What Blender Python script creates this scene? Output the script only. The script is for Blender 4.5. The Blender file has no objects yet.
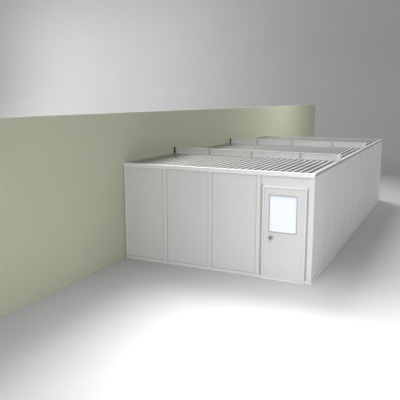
import bpy, bmesh, math, random
from mathutils import Vector, Matrix

scene = bpy.context.scene
COL = scene.collection
W, D, H = 5.10, 11.72, 2.60          # building: width (x from -W to 0), depth (y from 0 to D), height
TRIM = 0.09                          # height of the roof edge trim

# ------------------------------------------------------------------ helpers
def link(name, bm, mat, parent=None, smooth=False, bevel=0.0):
    me = bpy.data.meshes.new(name)
    bmesh.ops.recalc_face_normals(bm, faces=bm.faces)
    bm.to_mesh(me); bm.free()
    me.materials.append(mat)
    if smooth:
        for p in me.polygons: p.use_smooth = True
    o = bpy.data.objects.new(name, me); COL.objects.link(o)
    if parent is not None: o.parent = parent
    if bevel:
        m = o.modifiers.new('bevel', 'BEVEL'); m.width = bevel; m.segments = 2; m.limit_method = 'ANGLE'
    return o

def box(bm, x0, x1, y0, y1, z0, z1):
    r = bmesh.ops.create_cube(bm, size=1.0)
    for v in r['verts']:
        v.co = Vector(((x0 + x1) / 2 + v.co.x * (x1 - x0),
                       (y0 + y1) / 2 + v.co.y * (y1 - y0),
                       (z0 + z1) / 2 + v.co.z * (z1 - z0)))
    return bm

def boxes(*rows):
    bm = bmesh.new()
    for r in rows: box(bm, *r)
    return bm

def extrude_poly(bm, pts, a, b):
    """closed polygon given as 3D points, swept from offset a to offset b"""
    v0 = [bm.verts.new(Vector(p) + Vector(a)) for p in pts]
    v1 = [bm.verts.new(Vector(p) + Vector(b)) for p in pts]
    n = len(pts)
    for i in range(n):
        bm.faces.new((v0[i], v0[(i + 1) % n], v1[(i + 1) % n], v1[i]))
    f0 = bm.faces.new(v0); f1 = bm.faces.new(list(reversed(v1)))
    bmesh.ops.triangulate(bm, faces=[f0, f1])
    return bm

def lathe_y(bm, profile, cx, cz, seg=24):
    """profile: (radius, y); axis runs along y"""
    rings = []
    for r, y in profile:
        rings.append([bm.verts.new((cx + max(r, 1e-4) * math.cos(2 * math.pi * k / seg), y,
                                    cz + max(r, 1e-4) * math.sin(2 * math.pi * k / seg))) for k in range(seg)])
    for a, b in zip(rings, rings[1:]):
        for k in range(seg):
            bm.faces.new((a[k], a[(k + 1) % seg], b[(k + 1) % seg], b[k]))
    bm.faces.new(rings[0]); bm.faces.new(list(reversed(rings[-1])))
    return bm

def mat(name, col, rough=0.5, metal=0.0, noise=0.0, scale=6.0, bump=0.0, spec=0.5, emit=None, estr=0.0):
    m = bpy.data.materials.new(name); m.use_nodes = True
    nt = m.node_tree; b = nt.nodes['Principled BSDF']
    b.inputs['Roughness'].default_value = rough
    b.inputs['Metallic'].default_value = metal
    b.inputs['Specular IOR Level'].default_value = spec
    tc = nt.nodes.new('ShaderNodeTexCoord')
    nz = nt.nodes.new('ShaderNodeTexNoise'); nz.inputs['Scale'].default_value = scale
    nz.inputs['Detail'].default_value = 5.0
    nt.links.new(tc.outputs['Object'], nz.inputs['Vector'])
    rp = nt.nodes.new('ShaderNodeValToRGB')
    rp.color_ramp.elements[0].position = 0.3; rp.color_ramp.elements[1].position = 0.7
    rp.color_ramp.elements[0].color = tuple(c * (1 - noise) for c in col) + (1,)
    rp.color_ramp.elements[1].color = tuple(min(1, c * (1 + noise)) for c in col) + (1,)
    nt.links.new(nz.outputs['Fac'], rp.inputs['Fac'])
    nt.links.new(rp.outputs['Color'], b.inputs['Base Color'])
    if bump:
        bp = nt.nodes.new('ShaderNodeBump'); bp.inputs['Strength'].default_value = bump
        bp.inputs['Distance'].default_value = 0.01
        nt.links.new(nz.outputs['Fac'], bp.inputs['Height'])
        nt.links.new(bp.outputs['Normal'], b.inputs['Normal'])
    if emit:
        b.inputs['Emission Color'].default_value = emit + (1,)
        b.inputs['Emission Strength'].default_value = estr
    return m

M_floor  = mat('grey_screed', (0.435, 0.435, 0.438), 0.75, noise=0.012, scale=1.2, spec=0.25)
M_back   = mat('grey_plaster', (0.45, 0.45, 0.45), 0.9, noise=0.01, scale=0.6, spec=0.1)
M_olive  = mat('olive_paint', (0.565, 0.575, 0.44), 0.85, noise=0.012, scale=1.5, spec=0.1)
M_cap    = mat('pale_olive_paint', (0.62, 0.63, 0.54), 0.8, noise=0.01, spec=0.1)
M_panel  = mat('white_panel', (0.79, 0.79, 0.785), 0.5, noise=0.010, scale=2.0, spec=0.3)
M_batten = mat('white_batten', (0.81, 0.81, 0.805), 0.4, noise=0.006, spec=0.35)
M_trim   = mat('white_trim', (0.94, 0.94, 0.93), 0.35, noise=0.006, spec=0.4)
M_deck   = mat('galvanised_deck', (0.77, 0.77, 0.755), 0.28, metal=0.90, noise=0.02, scale=9.0, spec=0.5)
M_curb   = mat('galvanised_curb', (0.90, 0.90, 0.885), 0.40, metal=0.4, noise=0.02, scale=7.0, spec=0.5)
M_trim_shade   = mat('shaded_edge_trim', (0.40, 0.40, 0.395), 0.55, metal=0.0, noise=0.01)  # darker copy of the roof trim, right-side shade put into its colour
M_dark   = mat('dark_end_plate', (0.045, 0.045, 0.035), 0.6, noise=0.05)
M_joint  = mat('grey_joint', (0.36, 0.36, 0.355), 0.5, noise=0.03)
M_door   = mat('white_door', (0.79, 0.79, 0.78), 0.4, noise=0.005, spec=0.35)
M_frame  = mat('white_frame', (0.90, 0.90, 0.895), 0.35, noise=0.005, spec=0.4)
M_gasket_shade = mat('grey_gasket_shade', (0.46, 0.465, 0.46), 0.5, noise=0.02)  # grey of window bead and panel joints, also of painted shadow lines
M_steel  = mat('brushed_steel', (0.30, 0.30, 0.295), 0.32, metal=0.9, noise=0.04, scale=30)
M_seam   = mat('dark_gap', (0.10, 0.10, 0.10), 0.9, noise=0.02)
M_glass  = mat('lit_frosted_glass', (0.76, 0.81, 0.90), 0.12, noise=0.003, spec=0.5,
               emit=(0.93, 0.95, 1.0), estr=0.26)

# ------------------------------------------------------------------ the setting
FY0, FY1, FX0, FX1 = -18.0, 24.0, -60.0, 34.0
fl = link('floor', boxes((FX0, FX1, FY0, FY1, -0.2, 0.0)), M_floor); fl['kind'] = 'structure'

# grey back wall with a coved foot, one thick profile swept along x
R, YB, ZT, TH = 8.0, 32.0, 28.0, 0.25
inner = [(YB - R + R * math.sin(t), R - R * math.cos(t)) for t in [math.pi / 2 * k / 20 for k in range(21)]] + [(YB, ZT)]
outer = [(YB + TH, ZT)] + [(YB - R + (R + TH) * math.sin(t), R - (R + TH) * math.cos(t))
                           for t in [math.pi / 2 * k / 20 for k in range(20, -1, -1)]]
bm = bmesh.new()
extrude_poly(bm, [(0, y, z) for y, z in inner + outer], (FX0, 0, 0), (FX1, 0, 0))
bk = link('wall_back', bm, M_back, smooth=False); bk['kind'] = 'structure'

WH, WX, WY1 = 3.885, -5.115, 20.8
wl = link('wall_left', boxes((WX - 0.10, WX, -14.0, WY1, 0.0, WH)), M_olive); wl['kind'] = 'structure'
cp = link('trim_1', boxes((WX - 0.105, WX + 0.004, -14.0, WY1 + 0.004, WH, WH + 0.03)), M_cap); cp['kind'] = 'structure'

# ------------------------------------------------------------------ the building
office = bpy.data.objects.new('modular_office', None); COL.objects.link(office)
office.location = (0, 0, 0); office.empty_display_size = 0.5
office['label'] = 'long white panelled modular office with ribbed metal roof standing against the olive wall'
office['category'] = 'building'

ZW = H - TRIM + 0.03                   # panels run up behind the trim
BAT = [-3.867, -2.590, -1.325]         # batten centres on the front
T = 0.08                               # wall thickness
edges = [-W] + BAT + [0.0]
DX0, DX1, DZ1 = -1.212, -0.150, 2.262  # outside of the door frame

for i in range(3):                     # three closed panels, then the one with the doorway
    link('wall_panel', boxes((edges[i] + 0.003, edges[i + 1] - 0.003, 0.0, T, 0.0, ZW)), M_panel, office)
link('wall_panel', boxes((edges[3] + 0.003, DX0 + 0.03, 0.0, T, 0.0, ZW),
                         (DX1 - 0.03, -0.006, 0.0, T, 0.0, ZW),
                         (DX0 + 0.03, DX1 - 0.03, 0.0, T, DZ1 - 0.03, ZW)), M_panel, office)
N = 9
py = D / N
side_panel = None
for k in range(N):
    a = 0.10 if k == 0 else k * py + 0.003
    link('wall_panel', boxes((-T, 0.0, a, (k + 1) * py - 0.003, 0.0, ZW)), M_panel, office)
link('wall_panel', boxes((-W + T, -T, D - T, D, 0.0, ZW)), M_panel, office)
link('wall_panel', boxes((-W, -W + T, T, D, 0.0, ZW)), M_panel, office)

def batten_front(x, w=0.100):
    bm = boxes((x - w / 2, x + w / 2, -0.020, 0.006, 0.085, H - TRIM))
    o = link('batten', bm, M_batten, office, bevel=0.006)
    g = link('joint_or_shade', boxes((x + w / 2 + 0.002, x + w / 2 + 0.014, -0.004, 0.004, 0.085, H - TRIM),
                                   (x - w / 2 - 0.012, x - w / 2 - 0.002, -0.004, 0.004, 0.085, H - TRIM)), M_gasket_shade, o)
    return o
for x in BAT: batten_front(x)
link('joint_or_shade', boxes((DX1 + 0.002, DX1 + 0.028, -0.011, 0.004, 0.085, DZ1)), M_gasket_shade, office)  # shadow beside the right jamb, painted as a grey strip
link('joint_or_shade', boxes((-1.250, DX0 - 0.002, -0.006, 0.004, 0.085, DZ1 + 0.03)), M_gasket_shade, office)  # shadow line between batten and door frame, put in as a grey strip
o = link('batten', boxes((-W, -W + 0.05, -0.018, 0.004, 0.085, H - TRIM)), M_batten, office, bevel=0.005)
for k in range(1, N):
    y = k * py
    o = link('batten', boxes((-0.006, 0.004, y - 0.045, y + 0.045, 0.085, H - TRIM)), M_panel, office, bevel=0.001)
    link('joint_or_shade', boxes((-0.004, 0.002, y - 0.053, y - 0.046, 0.085, H - TRIM)), M_gasket_shade, o)
# corner post: L section wrapping the front right corner
bm = bmesh.new()
extrude_poly(bm, [(-0.105, -0.010, 0), (0.006, -0.010, 0), (0.006, 0.10, 0), (-0.006, 0.10, 0), (-0.006, 0.006, 0), (-0.105, 0.006, 0)],
             (0, 0, 0.0), (0, 0, H - TRIM))
link('corner_post', bm, M_batten, office, bevel=0.004)

# base channel: a lower lip and a thinner upper leg
def base_front(x0, x1):
    o = link('base_channel', boxes((x0, x1, -0.034, 0.0, 0.0, 0.040), (x0, x1, -0.012, 0.0, 0.040, 0.082)), M_panel, office, bevel=0.003)
    link('joint_or_shade', boxes((x0, x1, -0.013, 0.0, 0.082, 0.092)), M_gasket_shade, o)  # thin shadow above the base leg, coloured in as a grey strip
base_front(-W, DX0 - 0.002); base_front(DX1 + 0.002, 0.016)
o = link('base_channel', boxes((0.0, 0.018, 0.0, D, 0.0, 0.040), (0.0, 0.010, 0.0, D, 0.040, 0.082)), M_panel, office, bevel=0.003)
link('joint_or_shade', boxes((0.0, 0.0105, 0.10, D, 0.082, 0.090)), M_gasket_shade, o)  # the same painted shadow line along the side base

# roof trim: fascia, top flange, inner leg
link('roof_trim', boxes((-W, 0.010, -0.026, -0.002, H - TRIM, H - 0.004),
                        (-W, 0.010, -0.026, 0.075, H - 0.012, H + 0.004),
                        (-W + 0.02, -0.06, 0.062, 0.075, H - 0.06, H - 0.008)), M_trim, office, bevel=0.003)
link('roof_trim', boxes((0.0, 0.010, 0.0, D + 0.03, H - 0.055, H - 0.004),
                        (-0.085, 0.010, 0.076, D + 0.03, H - 0.012, H + 0.004),
                        (-0.085, -0.072, 0.076, D, H - 0.06, H - 0.008)), M_trim_shade, office, bevel=0.002)

# ribbed roof deck, one sheet per bay
PITCH, CREST, SLOPE, DEP = 0.1655, 0.082, 0.036, 0.230
def deck(y0, y1):
    x = -W + 0.01; top = []
    ZT_, ZB_ = H, H - DEP
    xe = -0.086
    while x + CREST < xe:              # dovetail profile: the slot is wider below than at the top
        top += [(x, ZT_), (x + CREST, ZT_), (x + CREST - SLOPE, ZB_), (x + PITCH + SLOPE, ZB_)]
        x += PITCH
    clean = top + [(x, ZT_), (xe, ZT_)] if xe - x > 0.01 else top[:-2]   # a part crest closes the sheet at the edge trim
    bm = bmesh.new(); t = 0.006
    rows = []
    for y in (y0, y1):
        rows.append(([bm.verts.new((a, y, b)) for a, b in clean], [bm.verts.new((a, y, b - t)) for a, b in clean]))
    (a0, b0), (a1, b1) = rows
    for i in range(len(clean) - 1):
        bm.faces.new((a0[i], a0[i + 1], a1[i + 1], a1[i]))
        bm.faces.new((b0[i], b1[i], b1[i + 1], b0[i + 1]))
        bm.faces.new((a0[i], b0[i], b0[i + 1], a0[i + 1]))
        bm.faces.new((a1[i], a1[i + 1], b1[i + 1], b1[i]))
    n = len(clean) - 1
    bm.faces.new((a0[0], a1[0], b1[0], b0[0])); bm.faces.new((a0[n], b0[n], b1[n], a1[n]))
    return link('roof_deck', bm, M_deck, office)
S = [2.80, 7.05]
deck(0.077, S[0] + 0.045); deck(S[0] + 0.050, S[1] + 0.045); deck(S[1] + 0.050, D + 0.02)

# upstanding curbs across the roof: channel open to the front
for y, x0 in zip(S, (-W + 0.015, -W + 0.13)):
    x1, h = -0.012, 0.185
    z0 = H + 0.001
    c = link('roof_curb', boxes((x0, x1, y + 0.040, y + 0.052, z0, z0 + h),
                                (x0, x1, y, y + 0.040, z0, z0 + 0.010),
                                (x0, x1, y + 0.006, y + 0.040, z0 + h - 0.010, z0 + h),
                                (x0, x1, y + 0.020, y + 0.040, z0 + h - 0.022, z0 + h - 0.010)), M_curb, office)
    for x in (-3.90, -2.56, -1.11):
        link('joint_plate', boxes((x - 0.006, x + 0.006, y - 0.004, y + 0.040, z0 + 0.010, z0 + h - 0.006)), M_joint, c)
    e = link('end_plate', boxes((x0 - 0.030, x0, y - 0.012, y + 0.052, z0, z0 + h + 0.012)), M_dark, c)
    e['label'] = 'dark end plate'
    e = link('end_plate', boxes((x1, x1 + 0.020, y - 0.012, y + 0.085, z0 + 0.004, z0 + h + 0.012),
                                (x1 - 0.075, x1, y - 0.012, y - 0.002, z0 + 0.004, z0 + h + 0.006)), M_trim, c)
    e['label'] = 'white end plate'

# ------------------------------------------------------------------ the door
FW = 0.040                             # frame face width
link('door_frame', boxes((DX0, DX0 + FW, -0.055, 0.075, 0.0, DZ1),
                         (DX1 - FW * 0.75, DX1, -0.085, 0.075, 0.0, DZ1),
                         (DX0 + FW, DX1 - FW * 0.75, -0.047, 0.075, DZ1 - FW, DZ1),
                         (DX0 + FW, DX0 + FW + 0.012, 0.012, 0.07, 0.0, DZ1 - FW),
                         ), M_frame, office, bevel=0.005)
th = link('threshold', boxes((DX0 + FW, DX1 - FW * 0.75, -0.062, 0.07, 0.0, 0.030)), M_trim, office, bevel=0.003)
LX0, LX1, LZ0, LZ1 = DX0 + FW + 0.006, DX1 - FW * 0.75 - 0.006, 0.036, DZ1 - FW - 0.006
GX0, GX1, GZ0, GZ1 = -1.040, -0.372, 1.175, 2.062
Y0, Y1 = -0.045, 0.0
door = link('door', boxes((LX0, GX0, Y0, Y1, LZ0, LZ1), (GX1, LX1, Y0, Y1, LZ0, LZ1),
                          (GX0, GX1, Y0, Y1, LZ0, GZ0), (GX0, GX1, Y0, Y1, GZ1, LZ1)), M_door, office)
g = 0.022
link('glass_pane', boxes((GX0 + 0.002, GX1 - 0.002, -0.034, -0.022, GZ0 + 0.002, GZ1 - 0.002)), M_glass, door)
link('window_bead', boxes((GX0 - 0.006, GX0 + g * .6, Y0 - 0.008, Y0 + 0.010, GZ0 - 0.006, GZ1 + 0.006),
                          (GX1 - g * .6, GX1 + 0.006, Y0 - 0.008, Y0 + 0.010, GZ0 - 0.006, GZ1 + 0.006),
                          (GX0 + g * .6, GX1 - g * .6, Y0 - 0.008, Y0 + 0.010, GZ0 - 0.006, GZ0 + g * .6),
                          (GX0 + g * .6, GX1 - g * .6, Y0 - 0.008, Y0 + 0.010, GZ1 - g * .6, GZ1 + 0.006)), M_gasket_shade, door)
bm = bmesh.new(); kx, kz = -0.985, 1.045
lathe_y(bm, [(r_ * 1.2, Y0 - d_ * 1.2) for r_, d_ in ((0.040, 0.0), (0.040, 0.006), (0.034, 0.012), (0.015, 0.014), (0.014, 0.034),
             (0.026, 0.042), (0.033, 0.054), (0.032, 0.066), (0.022, 0.075), (0.001, 0.078))], kx, kz)
k = link('knob', bm, M_steel, door, smooth=True); k['label'] = 'round brushed steel knob'

# ------------------------------------------------------------------ light
def area(name, loc, target, size, power, col=(1, 1, 1), size_y=None, spread=180):
    l = bpy.data.lights.new(name, 'AREA'); l.energy = power; l.color = col
    l.size = size; l.spread = math.radians(spread)
    if size_y: l.shape = 'RECTANGLE'; l.size_y = size_y
    o = bpy.data.objects.new(name, l); COL.objects.link(o); o.location = loc
    o.rotation_euler = (Vector(target) - Vector(loc)).to_track_quat('-Z', 'Y').to_euler()
    return o
sun = bpy.data.lights.new('daylight', 'SUN'); sun.energy = 3.8; sun.angle = math.radians(28)
so = bpy.data.objects.new('daylight', sun); COL.objects.link(so); so.location = (-12, 10, 20)
so.rotation_euler = Vector((0.5, -0.6, -0.8)).to_track_quat('-Z', 'Y').to_euler()
area('front_softbox', (0.3, -5.2, 8.5), (0.3, -4.2, 0.0), 4.0, 155, spread=85)
area('door_fill', (0.6, -3.0, 8.0), (0.6, -3.2, 0.0), 3.0, 70, spread=60)  # added unseen fill lamp over the ground by the door
area('roof_fill', (0.8, -6.0, 9.5), (-1.6, 4.5, 2.6), 2.0, 13, spread=36)  # added fill lamp, only there to brighten the roof curbs
area('rear_fill', (0.5, 15.0, 12.0), (-5.1, 13.5, 2.4), 3.0, 130, spread=75)  # added fill lamp that lifts the far end of the olive wall
area('backdrop_wash', (-34, 20, 8), (-33, 32, 5), 6.0, 1110)
area('backdrop_wash', (-22, 18, 9), (-20, 32, 4), 6.0, 940)

w = bpy.data.worlds.new('World'); scene.world = w; w.use_nodes = True
bg = w.node_tree.nodes['Background']
bg.inputs['Color'].default_value = (0.97, 0.98, 1.0, 1); bg.inputs['Strength'].default_value = 0.575

# ------------------------------------------------------------------ camera
cam = bpy.data.cameras.new('camera'); co = bpy.data.objects.new('camera', cam); COL.objects.link(co)
co.location = (2.8117, -11.7598, 4.2652)
co.rotation_euler = (math.pi / 2 - 0.1879, 0, 0.4375)
cam.sensor_width = 36; cam.lens = 36 * 532.15 / 400; cam.shift_x = -6.5 / 400
cam.clip_end = 200
scene.camera = co

v = scene.view_settings
v.view_transform = 'Standard'; v.look = 'None'; v.gamma = 1; v.use_curve_mapping = False; v.exposure = 0.06
